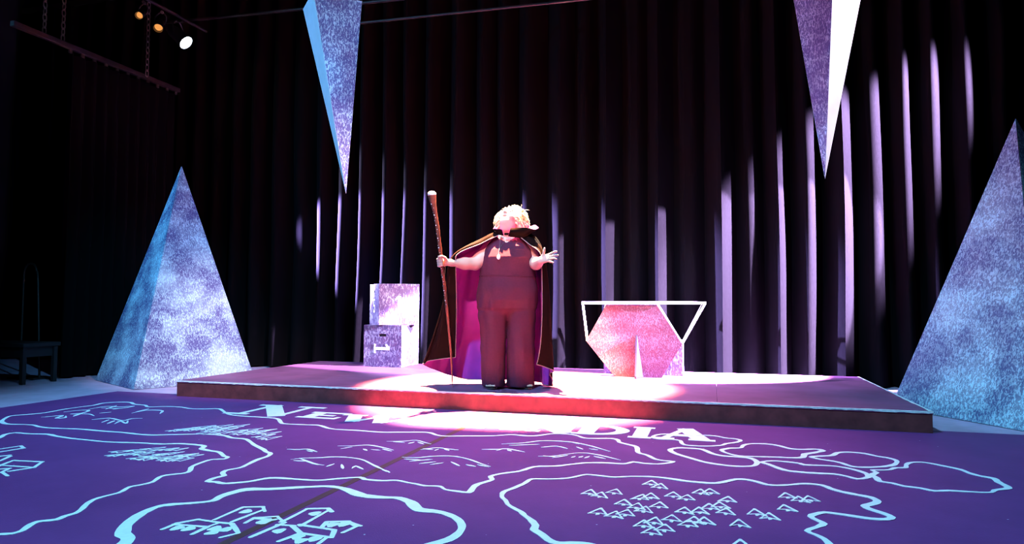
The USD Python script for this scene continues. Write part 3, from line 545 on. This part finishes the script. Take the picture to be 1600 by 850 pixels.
# ---------------------------------------------------------------- the performer
class Field:
    """A distance field on a grid, meshed with surface nets."""
    def __init__(self, lo, hi, h):
        self.lo, self.h = np.array(lo, float), h
        self.n = np.ceil((np.array(hi)-self.lo)/h).astype(int)+1
        self.f = np.full(self.n, 0.08, np.float32)
    def block(self, lo, hi, pad):
        a = np.clip(np.floor((np.array(lo)-pad-self.lo)/self.h).astype(int), 0, self.n)
        b = np.clip(np.ceil((np.array(hi)+pad-self.lo)/self.h).astype(int)+1, 0, self.n)
        s = tuple(slice(i, j) for i, j in zip(a, b))
        g = np.meshgrid(*[self.lo[k]+self.h*np.arange(a[k], b[k]) for k in range(3)], indexing='ij')
        return s, np.stack(g, -1)
    def put(self, s, d, k):
        c = self.f[s]
        if k > 0:
            hh = np.clip(0.5+0.5*(c-d)/k, 0, 1); self.f[s] = c*(1-hh)+d*hh-k*hh*(1-hh)
        else: self.f[s] = np.minimum(c, d)
    def cone(self, a, b, ra, rb, k=0.015, flat=None):
        a, b = np.array(a, float), np.array(b, float); r = max(ra, rb)
        s, p = self.block(np.minimum(a, b)-r, np.maximum(a, b)+r, 0.03)
        if p.size == 0: return self
        d = b-a; t = np.clip(((p-a)@d)/max(d@d, 1e-12), 0, 1)
        self.put(s, np.linalg.norm(p-a-t[..., None]*d, axis=-1)-(ra+(rb-ra)*t), k); return self
    def chain(self, pts, rs, k=0.012):
        for i in range(len(pts)-1): self.cone(pts[i], pts[i+1], rs[i], rs[i+1], k)
        return self
    def ell_d(self, p, c, r, axes):
        q = (p-np.array(c))@np.array(axes).T; r = np.array(r)
        k0 = np.linalg.norm(q/r, axis=-1); k1 = np.linalg.norm(q/(r*r), axis=-1)
        return k0*(k0-1)/np.maximum(k1, 1e-9)
    def ell(self, c, r, axes=np.eye(3), k=0.02, cut=False):
        R = max(r); s, p = self.block(np.array(c)-R, np.array(c)+R, 0.03)
        d = self.ell_d(p, c, r, axes)
        if cut:
            hh = np.clip(0.5-0.5*(self.f[s]+d)/k, 0, 1); self.f[s] = self.f[s]*(1-hh)-d*hh+k*hh*(1-hh)
        else: self.put(s, d, k)
        return self
    def loft(self, sec, k=0.02, grow=0.0):
        sec = np.array(sec); R = sec[:, 3:].max()
        s, p = self.block([-R-0.1, -R-0.1, sec[0, 0]], [R+0.1, R+0.1, sec[-1, 0]], 0.03)
        z = np.clip(p[..., 2], sec[0, 0], sec[-1, 0])
        cx, cy, rx, ry = (np.interp(z, sec[:, 0], sec[:, j]) for j in (1, 2, 3, 4))
        rx, ry = rx+grow, ry+grow
        d = (np.sqrt(((p[..., 0]-cx)/rx)**2+((p[..., 1]-cy)/ry)**2)-1)*np.minimum(rx, ry)
        o = np.maximum(sec[0, 0]-p[..., 2], p[..., 2]-sec[-1, 0])
        self.put(s, np.maximum(d, o), k); return self
    def mesh(self, smooth=2):
        f = self.f; n = np.array(f.shape); ins = f < 0
        cells = np.zeros(n-1, bool); allin = np.ones(n-1, bool)
        corner = [(i, j, k) for i in (0, 1) for j in (0, 1) for k in (0, 1)]
        sl = lambda o: tuple(slice(o[q], n[q]-1+o[q]) for q in range(3))
        for o in corner: cells |= ins[sl(o)]; allin &= ins[sl(o)]
        cells &= ~allin
        idx = -np.ones(n-1, int); ids = np.argwhere(cells); idx[tuple(ids.T)] = np.arange(len(ids))
        acc = np.zeros((len(ids), 3)); cnt = np.zeros(len(ids))
        for a in corner:
            for q in range(3):
                if a[q] == 0:
                    b = list(a); b[q] = 1
                    fa, fb = f[tuple((ids+a).T)], f[tuple((ids+b).T)]
                    m = (fa < 0) != (fb < 0); t = np.where(m, fa/np.where(m, fa-fb, 1), 0)
                    pt = np.tile(np.array(a, float), (len(ids), 1)); pt[:, q] += t
                    acc[m] += pt[m]; cnt[m] += 1
        v = self.lo+self.h*(ids+acc/cnt[:, None]); F = []
        for q in range(3):
            r, u = [(1, 2), (2, 0), (0, 1)][q]
            lo = [slice(None)]*3; hi = [slice(None)]*3; lo[q] = slice(0, -1); hi[q] = slice(1, None)
            A, B = ins[tuple(lo)], ins[tuple(hi)]
            e = np.argwhere(A != B); ok = (e[:, r] > 0) & (e[:, u] > 0) & (e[:, r] < n[r]-1) & (e[:, u] < n[u]-1); e = e[ok]
            fl = A[tuple(e.T)]
            def at(dr, du):
                w = e.copy(); w[:, r] -= dr; w[:, u] -= du; return idx[tuple(w.T)]
            quad = np.stack([at(1, 1), at(0, 1), at(0, 0), at(1, 0)], 1)
            quad[~fl] = quad[~fl][:, ::-1]; F.append(quad)
        F = np.vstack(F); F = np.vstack([F[:, [0, 1, 2]], F[:, [0, 2, 3]]])
        m = trimesh.Trimesh(v, F, process=False)
        if smooth: trimesh.smoothing.filter_taubin(m, iterations=smooth)
        return m

skin = plain('skin', (0.78, 0.50, 0.42), 0.5, vary=0.05, scale=12, specular_ior_level=0.35)
suit_cloth = plain('maroon_knit', (0.064, 0.017, 0.045), 0.9, vary=0.12, scale=60, bump=0.0006, specular_ior_level=0.08)
cape_black = plain('black_cape_velvet', (0.0052, 0.0024, 0.0032), 0.85, vary=0.1, scale=40, specular_ior_level=0.05)
cape_pink = plain('magenta_lining', (0.70, 0.05, 0.54), 0.45, vary=0.08, scale=8, specular_ior_level=0.35)
hair_blond = plain('blond_hair', (0.82, 0.66, 0.42), 0.5, vary=0.15, scale=40)
mouth_red = plain('mouth_red', (0.30, 0.05, 0.06), 0.4)
eye_white = plain('eye_white', (0.8, 0.78, 0.75), 0.25)
leather = plain('dark_leather', (0.04, 0.03, 0.035), 0.5)
silver = plain('silver', (0.75, 0.74, 0.76), 0.25, metal=0.9)

RZ = 0.291
FEET = (3.139, 0.44, PH+0.002)
person = thing('person', 'person in a magenta-lined black cape and maroon jumpsuit, head thrown back, holding a staff', 'person', FEET, RZ)
TORSO = [(0.60, -0.014, 0.0, 0.030, 0.030), (0.69, -0.014, 0.0, 0.250, 0.150), (0.76, -0.014, 0.0, 0.263, 0.178), (0.87, -0.013, -0.005, 0.259, 0.185), (0.955, -0.012, -0.005, 0.249, 0.178),
         (1.05, -0.010, -0.012, 0.243, 0.182), (1.13, -0.010, -0.022, 0.230, 0.186), (1.20, -0.010, -0.014, 0.212, 0.158), (1.26, -0.012, 0.0, 0.182, 0.115), (1.31, -0.012, 0.01, 0.130, 0.082), (1.34, -0.012, 0.015, 0.085, 0.065)]
def front_y(x, z, off=0.004):
    T = np.array(TORSO); cx, cy, rx, ry = (np.interp(z, T[:, 0], T[:, j]) for j in (1, 2, 3, 4))
    return cy-ry*math.sqrt(max(0.02, 1-((x-cx)/rx)**2))-off
f_ = np.array([-0.32, -0.64, 0.70]); f_ /= np.linalg.norm(f_)
u_ = np.array([0, 0, 1.0])-f_[2]*f_; u_ /= np.linalg.norm(u_); s_ = np.cross(f_, u_)
HC = np.array([0.005, 0.0, 1.475]); HAX = np.array([s_, f_, u_])
hp = lambda s, f, u: HC+s*s_+f*f_+u*u_

B = Field((-0.68, -0.40, 0.0), (0.46, 0.26, 1.66), 0.006)
B.loft([(z, cx, cy, rx-0.014, ry-0.014) for z, cx, cy, rx, ry in TORSO], 0.0)
for sx, cx in ((-1, -0.140), (1, 0.104)):                       # legs and feet
    B.chain([(cx, 0.0, 0.62), (cx, -0.015, 0.34), (cx+0.004*sx, 0.01, 0.09)], [0.105, 0.07, 0.042], 0.03)
    fx = cx+(-0.004 if sx < 0 else 0.045)
    B.chain([(cx, 0.03, 0.055), (fx, -0.06, 0.05), (fx+0.012*sx, -0.115, 0.034)], [0.036, 0.036, 0.026], 0.02)
    for q in range(5):
        tx = fx+0.012*sx+(q-2)*0.017; B.cone((tx, -0.12, 0.03), (tx, -0.145-(0.012 if (q == (4 if sx < 0 else 0)) else 0)+abs(q-2)*0.003, 0.028), 0.011, 0.009, 0.004)
B.chain([(-0.012, 0.03, 1.27), (-0.004, 0.015, 1.36), hp(0, -0.02, -0.06)], [0.085, 0.066, 0.064], 0.03)
B.cone((-0.02, 0.03, 1.29), (-0.165, 0.02, 1.225), 0.06, 0.062, 0.04).cone((-0.01, 0.03, 1.29), (0.145, 0.02, 1.235), 0.06, 0.062, 0.04)
B.chain([(-0.185, 0.02, 1.20), (-0.250, -0.03, 1.125), (-0.298, -0.065, 1.078), (-0.385, -0.13, 1.074), (-0.495, -0.212, 1.076)], [0.070, 0.066, 0.055, 0.052, 0.030], 0.02)
B.chain([(0.160, 0.02, 1.215), (0.19, -0.01, 1.14), (0.212, -0.04, 1.085), (0.236, -0.14, 1.078), (0.262, -0.25, 1.092)], [0.072, 0.069, 0.060, 0.054, 0.031], 0.02)
# head
B.ell(hp(0, -0.012, 0.022), (0.076, 0.098, 0.092), HAX, 0.02)
B.ell(hp(0, 0.026, -0.035), (0.066, 0.068, 0.078), HAX, 0.03)
B.ell(hp(0, 0.062, -0.095), (0.030, 0.026, 0.022), HAX, 0.025)                    # chin
B.chain([hp(0, 0.05, -0.10), hp(0, 0.0, -0.10), (-0.006, -0.01, 1.37)], [0.034, 0.05, 0.062], 0.03)
for s in (-1, 1):
    B.ell(hp(0.042*s, 0.058, -0.040), (0.026, 0.026, 0.024), HAX, 0.02)           # cheek
    B.ell(hp(0.031*s, 0.098, 0.008), (0.017, 0.012, 0.011), HAX, 0.012, cut=True) # eye socket
    B.cone(hp(0.014*s, 0.092, 0.030), hp(0.05*s, 0.078, 0.028), 0.007, 0.006, 0.01)   # brow
    B.ell(hp(0.078*s, -0.005, -0.012), (0.010, 0.018, 0.032), HAX, 0.008)         # ear
B.chain([hp(0, 0.088, 0.018), hp(0, 0.110, -0.022)], [0.008, 0.013], 0.012)
for s in (-1, 1): B.ell(hp(0.011*s, 0.103, -0.027), (0.009, 0.010, 0.008), HAX, 0.008)
B.cone(hp(-0.02, 0.088, -0.049), hp(0.02, 0.088, -0.049), 0.007, 0.007, 0.008).cone(hp(-0.017, 0.082, -0.073), hp(0.017, 0.082, -0.073), 0.008, 0.008, 0.008)
B.ell(hp(0, 0.092, -0.061), (0.021, 0.020, 0.009), HAX, 0.006, cut=True)          # open mouth
# her right hand closed round the staff
B.chain([(-0.495, -0.212, 1.076), (-0.545, -0.212, 1.078)], [0.029, 0.027], 0.012)
for z in (1.103, 1.084, 1.065, 1.047):
    y0 = -0.2495-(z-1.078)*0.25; x0 = -0.5705-(z-1.078)*0.11
    B.cone((-0.545, -0.212, (z+1.075)/2), (x0-0.020, y0+0.036, z), 0.016, 0.012, 0.008)
    B.chain([(x0-0.020, y0+0.036, z), (x0-0.031, y0+0.004, z), (x0-0.020, y0-0.025, z), (x0+0.006, y0-0.031, z+0.002)], [0.0118, 0.0108, 0.0102, 0.0092], 0.004)
B.chain([(-0.528, -0.222, 1.090), (-0.545, -0.262, 1.116), (-0.566, -0.292, 1.124), (-0.590, -0.296, 1.121)], [0.017, 0.0125, 0.0115, 0.0095], 0.006)
# her left hand open, palm up
kn = [(0.325, -0.283, 1.139), (0.331, -0.290, 1.122), (0.328, -0.293, 1.105), (0.318, -0.292, 1.089)]
for q in kn: B.cone((0.268, -0.256, 1.094+(q[2]-1.11)*0.5), q, 0.021, 0.0125, 0.012)
for q, mid, tip in zip(kn, [(0.362, -0.297, 1.156), (0.371, -0.305, 1.131), (0.364, -0.308, 1.107), (0.345, -0.305, 1.082)], [(0.397, -0.318, 1.166), (0.409, -0.325, 1.134), (0.396, -0.327, 1.102), (0.367, -0.322, 1.072)]):
    m2 = tuple((np.array(mid)+np.array(tip))/2+np.array([0, 0.002, 0.003]))
    B.chain([q, mid, m2, tip], [0.0108, 0.0098, 0.0092, 0.0080], 0.004)
B.chain([(0.276, -0.258, 1.105), (0.288, -0.272, 1.140), (0.293, -0.288, 1.170), (0.297, -0.298, 1.194)], [0.019, 0.0130, 0.0108, 0.0088], 0.008)
body = obj('body', B.mesh(2), skin, person, smooth=True)
for s in (-1, 1):
    e = trimesh.creation.icosphere(2, 0.0125).apply_translation(hp(0.031*s, 0.083, 0.008)); obj('eye', e, eye_white, person, smooth=True)
    obj('eyebrow', tube([hp(0.014*s, 0.095, 0.031), hp(0.032*s, 0.090, 0.036), hp(0.050*s, 0.078, 0.031)], [0.002, 0.0035, 0.0015], 6), hair_blond, person, smooth=True)
m = trimesh.creation.icosphere(2, 1.0); m.vertices = m.vertices*[0.018, 0.010, 0.008]@HAX + hp(0, 0.076, -0.061)
obj('mouth', m, mouth_red, person, smooth=True)

# hair: a loose bob, tousled locks falling back from the tilted face
Hf = Field((-0.22, -0.20, 1.33), (0.22, 0.24, 1.70), 0.0038)
Hf.ell(hp(0, -0.022, 0.034), (0.104, 0.108, 0.112), HAX, 0.0)
r_ = np.random.default_rng(5)
for k in range(520):
    d = r_.normal(size=3); d /= np.linalg.norm(d)
    if d@f_ > 0.50 or d@u_ < -0.75 or (d@f_ > 0.2 and d@u_ < 0.2 and abs(d@s_) < 0.7): continue
    p0 = hp(0, -0.018, 0.03)+d*0.092
    side = np.array([d[0], d[1]*0.6, 0]); L = r_.uniform(0.6, 1.2)
    p1 = p0+d*0.030*L+np.array([0, 0.006, 0.004]); p2 = p1+side*0.030*L+np.array([r_.normal()*0.008, 0.012, -0.026*L]); p3 = p2+side*0.004+np.array([r_.normal()*0.010, 0.006, -0.040*L])
    if d[2] > 0.75: p2, p3 = p1+np.array([r_.normal()*0.016, 0.014, 0.0]), p1+np.array([r_.normal()*0.026, 0.034, -0.016])
    Hf.chain([p0, p1, p2, p3], [0.012, 0.0090, 0.0066, 0.0034], 0.003)
Hf.ell(hp(0, 0.115, -0.05), (0.064, 0.100, 0.080), HAX, 0.012, cut=True)
Hf.ell(hp(0, 0.03, -0.13), (0.058, 0.12, 0.06), HAX, 0.012, cut=True)
hm = Hf.mesh(1)
hm = max(hm.split(only_watertight=False), key=lambda c: len(c.faces))
hair = obj('hair', hm, hair_blond, person, smooth=True)
wisp = MB()
for k in range(46):
    d = r_.normal(size=3); d[2] = abs(d[2])*0.8; d /= np.linalg.norm(d)
    if d@f_ > 0.55: continue
    p0 = hp(0, -0.018, 0.03)+d*0.108; q = r_.normal(size=3)*0.010
    wisp.tube(smooth_line([p0, p0+d*0.020+q*0.4, p0+d*0.036+q*1.3+np.array([0, 0, -0.004]), p0+d*0.046+q*2.4+np.array([0, 0, -0.014])], 0.006), 0.0014, 4)
obj('loose_strands', wisp.get(), hair_blond, hair, kind='stuff', smooth=True)

# jumpsuit
Jf = Field((-0.34, -0.26, 0.0), (0.32, 0.24, 1.38), 0.007)
Jf.chain([(-0.125, 0.0, 0.82), (-0.137, 0.0, 0.62), (-0.137, -0.022, 0.33), (-0.133, -0.050, 0.02)], [0.138, 0.124, 0.106, 0.100], 0.018)
Jf.chain([(0.100, 0.0, 0.82), (0.110, 0.0, 0.62), (0.104, -0.022, 0.33), (0.098, -0.050, 0.02)], [0.140, 0.128, 0.119, 0.117], 0.018)
Jf.loft(TORSO, 0.05)
s, p = Jf.block((-0.34, -0.26, 0.0), (0.32, 0.24, 1.38), 0)
X, Y, Z = p[..., 0], p[..., 1], p[..., 2]
wr = meshkit.noise(np.stack([X*26+Z*2.5, Y*14, Z*3.2], -1))-0.5 + 0.6*(meshkit.noise(np.stack([X*12-Z*6, Y*9, Z*11], -1))-0.5)
Jf.f[s] += (0.015*wr*np.clip((1.15-Z)/0.5, 0.18, 1)).astype(np.float32)
Jf.f[s] = np.maximum(Jf.f[s], 0.016-Z)
neck = 1.318-0.062*np.clip(1-np.abs(X+0.024)/0.085, 0, 1)
Jf.f[s] = np.maximum(Jf.f[s], np.where(Y < 0.02, Z-neck, Z-1.325).astype(np.float32))
suit = obj('jumpsuit', Jf.mesh(2), suit_cloth, person, smooth=True)
a = np.linspace(0, 2*np.pi, 61)
obj('waist_seam', tube(np.stack([-0.012+0.2515*np.cos(a), -0.005+0.1800*np.sin(a), 0.968+0.004*np.sin(a*2)], -1), 0.003, 6, False), suit_cloth, suit, smooth=True)
# necklace
ch = [(x, front_y(x, z, 0.010), z) for x, z in ((-0.075, 1.312), (-0.080, 1.25), (-0.086, 1.19), (-0.091, 1.152))]+[(x, front_y(x, z, 0.010), z) for x, z in ((-0.086, 1.19), (-0.045, 1.26), (0.015, 1.315))]
nk = obj('necklace', tube(smooth_line(ch[:4], 0.01), 0.0016, 6).__add__(tube(smooth_line(ch[3:], 0.01), 0.0016, 6)), silver, person)
m = trimesh.creation.icosphere(2, 1.0); m.vertices = m.vertices*[0.017, 0.006, 0.025]; m.vertices[:, 0] *= np.where(m.vertices[:, 2] > 0, 1-m.vertices[:, 2]*22, 1)
m.apply_translation((-0.091, front_y(-0.091, 1.128, 0.012), 1.128)); obj('pendant', m, frame_white, nk, smooth=True, label='pale teardrop pendant')
for sx, fx in ((-1, -0.150), (1, 0.157)):
    so = trimesh.creation.extrude_polygon(affinity.translate(affinity.scale(Polygon([(math.cos(a), math.sin(a)) for a in np.linspace(0, 2*math.pi, 33)][:-1]), 0.052, 0.130), fx+0.01*sx-0.010*sx, -0.04), 0.014, engine='earcut')
    sd = obj('sandal', so, leather, person)
    aa = np.linspace(0, math.pi, 13)
    obj('strap', trimesh.util.concatenate([tube(np.stack([fx+0.006*sx-0.050*np.cos(aa), np.full(13, -0.065+dy), 0.012+0.062*np.sin(aa)*hh], -1), 0.008, 6) for dy, hh in ((0, 1.0), (0.016, 1.05), (-0.016, 0.92))]), leather, sd, smooth=True)

# cape: nine lines of drape from the front left edge round the back to the front right edge, six heights each
from scipy.interpolate import PchipInterpolator
CAPE = np.array([
 [(-0.060,-0.100,1.338),(-0.225,-0.118,1.250),(-0.455,-0.222,1.118),(-0.455,-0.100,0.80),(-0.464, 0.005,0.50),(-0.472, 0.06,0.255)],
 [(-0.100,-0.035,1.368),(-0.235,-0.020,1.300),(-0.500,-0.185,1.105),(-0.560,-0.070,0.80),(-0.655, 0.030,0.48),(-0.755, 0.09,0.195)],
 [(-0.085, 0.035,1.375),(-0.225, 0.080,1.280),(-0.400, 0.060,1.070),(-0.465, 0.150,0.75),(-0.530, 0.215,0.42),(-0.595, 0.240,0.105)],
 [(-0.060, 0.085,1.385),(-0.160, 0.140,1.290),(-0.255, 0.210,1.050),(-0.295, 0.270,0.72),(-0.320, 0.290,0.38),(-0.345, 0.270,0.040)],
 [( 0.000, 0.105,1.385),( 0.000, 0.170,1.295),( 0.000, 0.235,1.030),( 0.000, 0.300,0.70),( 0.000, 0.330,0.36),( 0.000, 0.340,0.030)],
 [( 0.055, 0.085,1.385),( 0.155, 0.140,1.290),( 0.225, 0.200,1.050),( 0.255, 0.230,0.70),( 0.250, 0.240,0.36),( 0.250, 0.230,0.025)],
 [( 0.085, 0.035,1.375),( 0.210, 0.080,1.300),( 0.285, 0.070,1.080),( 0.320, 0.080,0.72),( 0.345, 0.050,0.40),( 0.365, 0.000,0.012)],
 [( 0.085,-0.030,1.365),( 0.215,-0.030,1.322),( 0.302,-0.095,1.140),( 0.355,-0.055,0.75),( 0.372,-0.070,0.42),( 0.378,-0.095,0.135)],
 [( 0.060,-0.100,1.340),( 0.165,-0.130,1.245),( 0.276,-0.170,1.128),( 0.285,-0.165,0.75),( 0.272,-0.180,0.42),( 0.235,-0.200,0.215)]])
ns, nt = 150, 70
si = np.linspace(0, 8, ns); ti = np.linspace(0, 5, nt)
tmp = np.stack([PchipInterpolator(np.arange(6), CAPE[k], axis=0)(ti) for k in range(9)])           # 9 x nt x 3
P = PchipInterpolator(np.arange(9), tmp, axis=0)(si)                                              # ns x nt x 3
def gnormal(P):
    n = np.cross(np.gradient(P, axis=0), np.gradient(P, axis=1)); return n/(np.linalg.norm(n, axis=-1, keepdims=True)+1e-9)
N = gnormal(P)
if N[ns//2, nt//2, 1] < 0: N = -N
ss, tt = np.meshgrid(si, ti, indexing='ij')
arc = ss*1.0
fold = np.sin(arc*5.2+0.6*np.sin(tt*1.3)+0.8)*0.6+np.sin(arc*9.1+1.9+tt*0.5)*0.4
amp = 0.004+0.026*np.clip((tt-1.6)/3.0, 0, 1)
amp = amp*np.clip(np.minimum(ss, 8-ss)/1.0, 0.25, 1)
sh = 0.008*np.sin(arc*14+tt*2.0)*np.clip(tt/0.8, 0, 1)*np.clip((2.6-tt)/1.0, 0, 1)                # gathers over the shoulders
P = P+N*(fold*amp+sh)[..., None]; N = gnormal(P)
if N[ns//2, nt//2, 1] < 0: N = -N
def sheet(Q, flip):
    v, f = grid(Q); return v, (f[:, ::-1] if flip else f)
va, fa = grid(P); tri = np.cross(va[fa[:, 1]]-va[fa[:, 0]], va[fa[:, 2]]-va[fa[:, 0]]); same = (tri*N.reshape(-1, 3)[fa[:, 0]]).sum() > 0
cape = obj('cape', sheet(P+N*0.002, not same), cape_black, person, smooth=True)
obj('lining', sheet(P-N*0.002, same), cape_pink, cape, smooth=True, label='magenta satin lining of the cape')
rim = np.vstack([P[0, :], P[:, -1], P[-1, ::-1]])
obj('hem', tube(rim, 0.0042, 6), plain('cape_hem', (0.30, 0.20, 0.24), 0.5), cape, smooth=True)
# standing collar, spread wide on the right
CB = np.array([(-0.048,-0.132,1.318),(-0.110,-0.055,1.345),(-0.080,0.045,1.378),(0.000,0.105,1.388),(0.080,0.045,1.378),(0.125,-0.075,1.300),(-0.010,-0.138,1.312)])
CT_ = np.array([(-0.062,-0.150,1.362),(-0.140,-0.062,1.388),(-0.120,0.090,1.425),(0.000,0.165,1.450),(0.205,0.075,1.432),(0.255,-0.080,1.392),(0.012,-0.150,1.376)])
k = np.linspace(0, 6, 64); b0 = PchipInterpolator(np.arange(7), CB)(k); t0 = PchipInterpolator(np.arange(7), CT_)(k)
hh = np.linspace(0, 1, 10); Q = b0[:, None]+(t0-b0)[:, None]*hh[None, :, None]
Q = Q+np.array([0.25, -0.3, 1.0])*((0.007*np.sin(k*4.5)+0.004*np.sin(k*9+1))[:, None]*hh[None, :]**2)[..., None]+np.array([0, -0.018, 0.0])*(np.sin(hh*np.pi)[None, :]*np.clip((k-4)/2, 0, 1)[:, None])[..., None]
NQ = gnormal(Q)
if NQ[32, 5, 1] < 0: NQ = -NQ
v1, f1 = grid(Q+NQ*0.003); tri = np.cross(v1[f1[:, 1]]-v1[f1[:, 0]], v1[f1[:, 2]]-v1[f1[:, 0]]); same = (tri*NQ.reshape(-1, 3)[f1[:, 0]]).sum() > 0
obj('collar', sheet(Q+NQ*0.003, not same), cape_black, cape, smooth=True)
obj('collar_lining', sheet(Q-NQ*0.003, same), cape_pink, cape, smooth=True)
obj('clasp', bevel_box(-0.042, 0.012, -0.128, -0.112, 1.322, 1.342, 0.004), cape_black, cape)

# ---------------------------------------------------------------- staff
staff_wood = plain('red_brown_wood', (0.16, 0.045, 0.03), 0.4, vary=0.3, scale=30)
gem = plain('clear_gem', (0.75, 0.78, 0.85), 0.12, vary=0.02)
staff = thing('wizard_staff', 'tall studded wooden staff with a pale knob, held upright in the performer\'s hand', 'staff', FEET, RZ)
SP = smooth_line([(-0.643,-0.360,1.630),(-0.637,-0.352,1.580),(-0.606,-0.310,1.396),(-0.571,-0.250,1.078),(-0.538,-0.170,0.754),(-0.503,-0.060,0.300),(-0.489,-0.020,0.004)], 0.02)
zz = SP[:, 2]
lump = 0.0016*(meshkit.noise(np.stack([zz*22, zz*0, zz*0], -1))-0.5)*2
SR_ = np.interp(zz, [0.0, 0.12, 0.8, 1.3, 1.48, 1.545, 1.60, 1.632], [0.004, 0.0075, 0.0125, 0.0155, 0.017, 0.021, 0.031, 0.034])+lump
obj('shaft', tube(SP, SR_, 14), staff_wood, staff, smooth=50)
m = trimesh.creation.icosphere(3, 1.0); m.vertices = m.vertices*[0.036, 0.036, 0.028]+[-0.645, -0.362, 1.638]
obj('knob', m, frame_white, staff, smooth=True, label='pale rounded knob')
for k in range(26):
    z = 1.56-k*0.031+0.006*math.sin(k*5.3)-(0.06 if k > 14 else 0); i = int(np.argmin(np.abs(zz-z))); a = -2.25+0.55*math.sin(k*2.1)
    c = SP[i]+SR_[i]*np.array([math.cos(a), math.sin(a), 0])
    obj('stud', trimesh.creation.icosphere(1, 0.0036 if k % 3 else 0.0058).apply_translation(c), gem, staff, smooth=True)
cord = smooth_line([(-0.553,-0.262,1.085),(-0.540,-0.250,1.03),(-0.548,-0.225,0.95),(-0.553,-0.212,0.895)], 0.01)
obj('cord', tube(cord, 0.002, 6), plain('cord_tan', (0.4, 0.22, 0.1), 0.7), staff)
obj('cord_bead', trimesh.creation.icosphere(2, 0.008).apply_translation(cord[-1]), plain('amber_bead', (0.8, 0.25, 0.08), 0.3), staff, smooth=True)
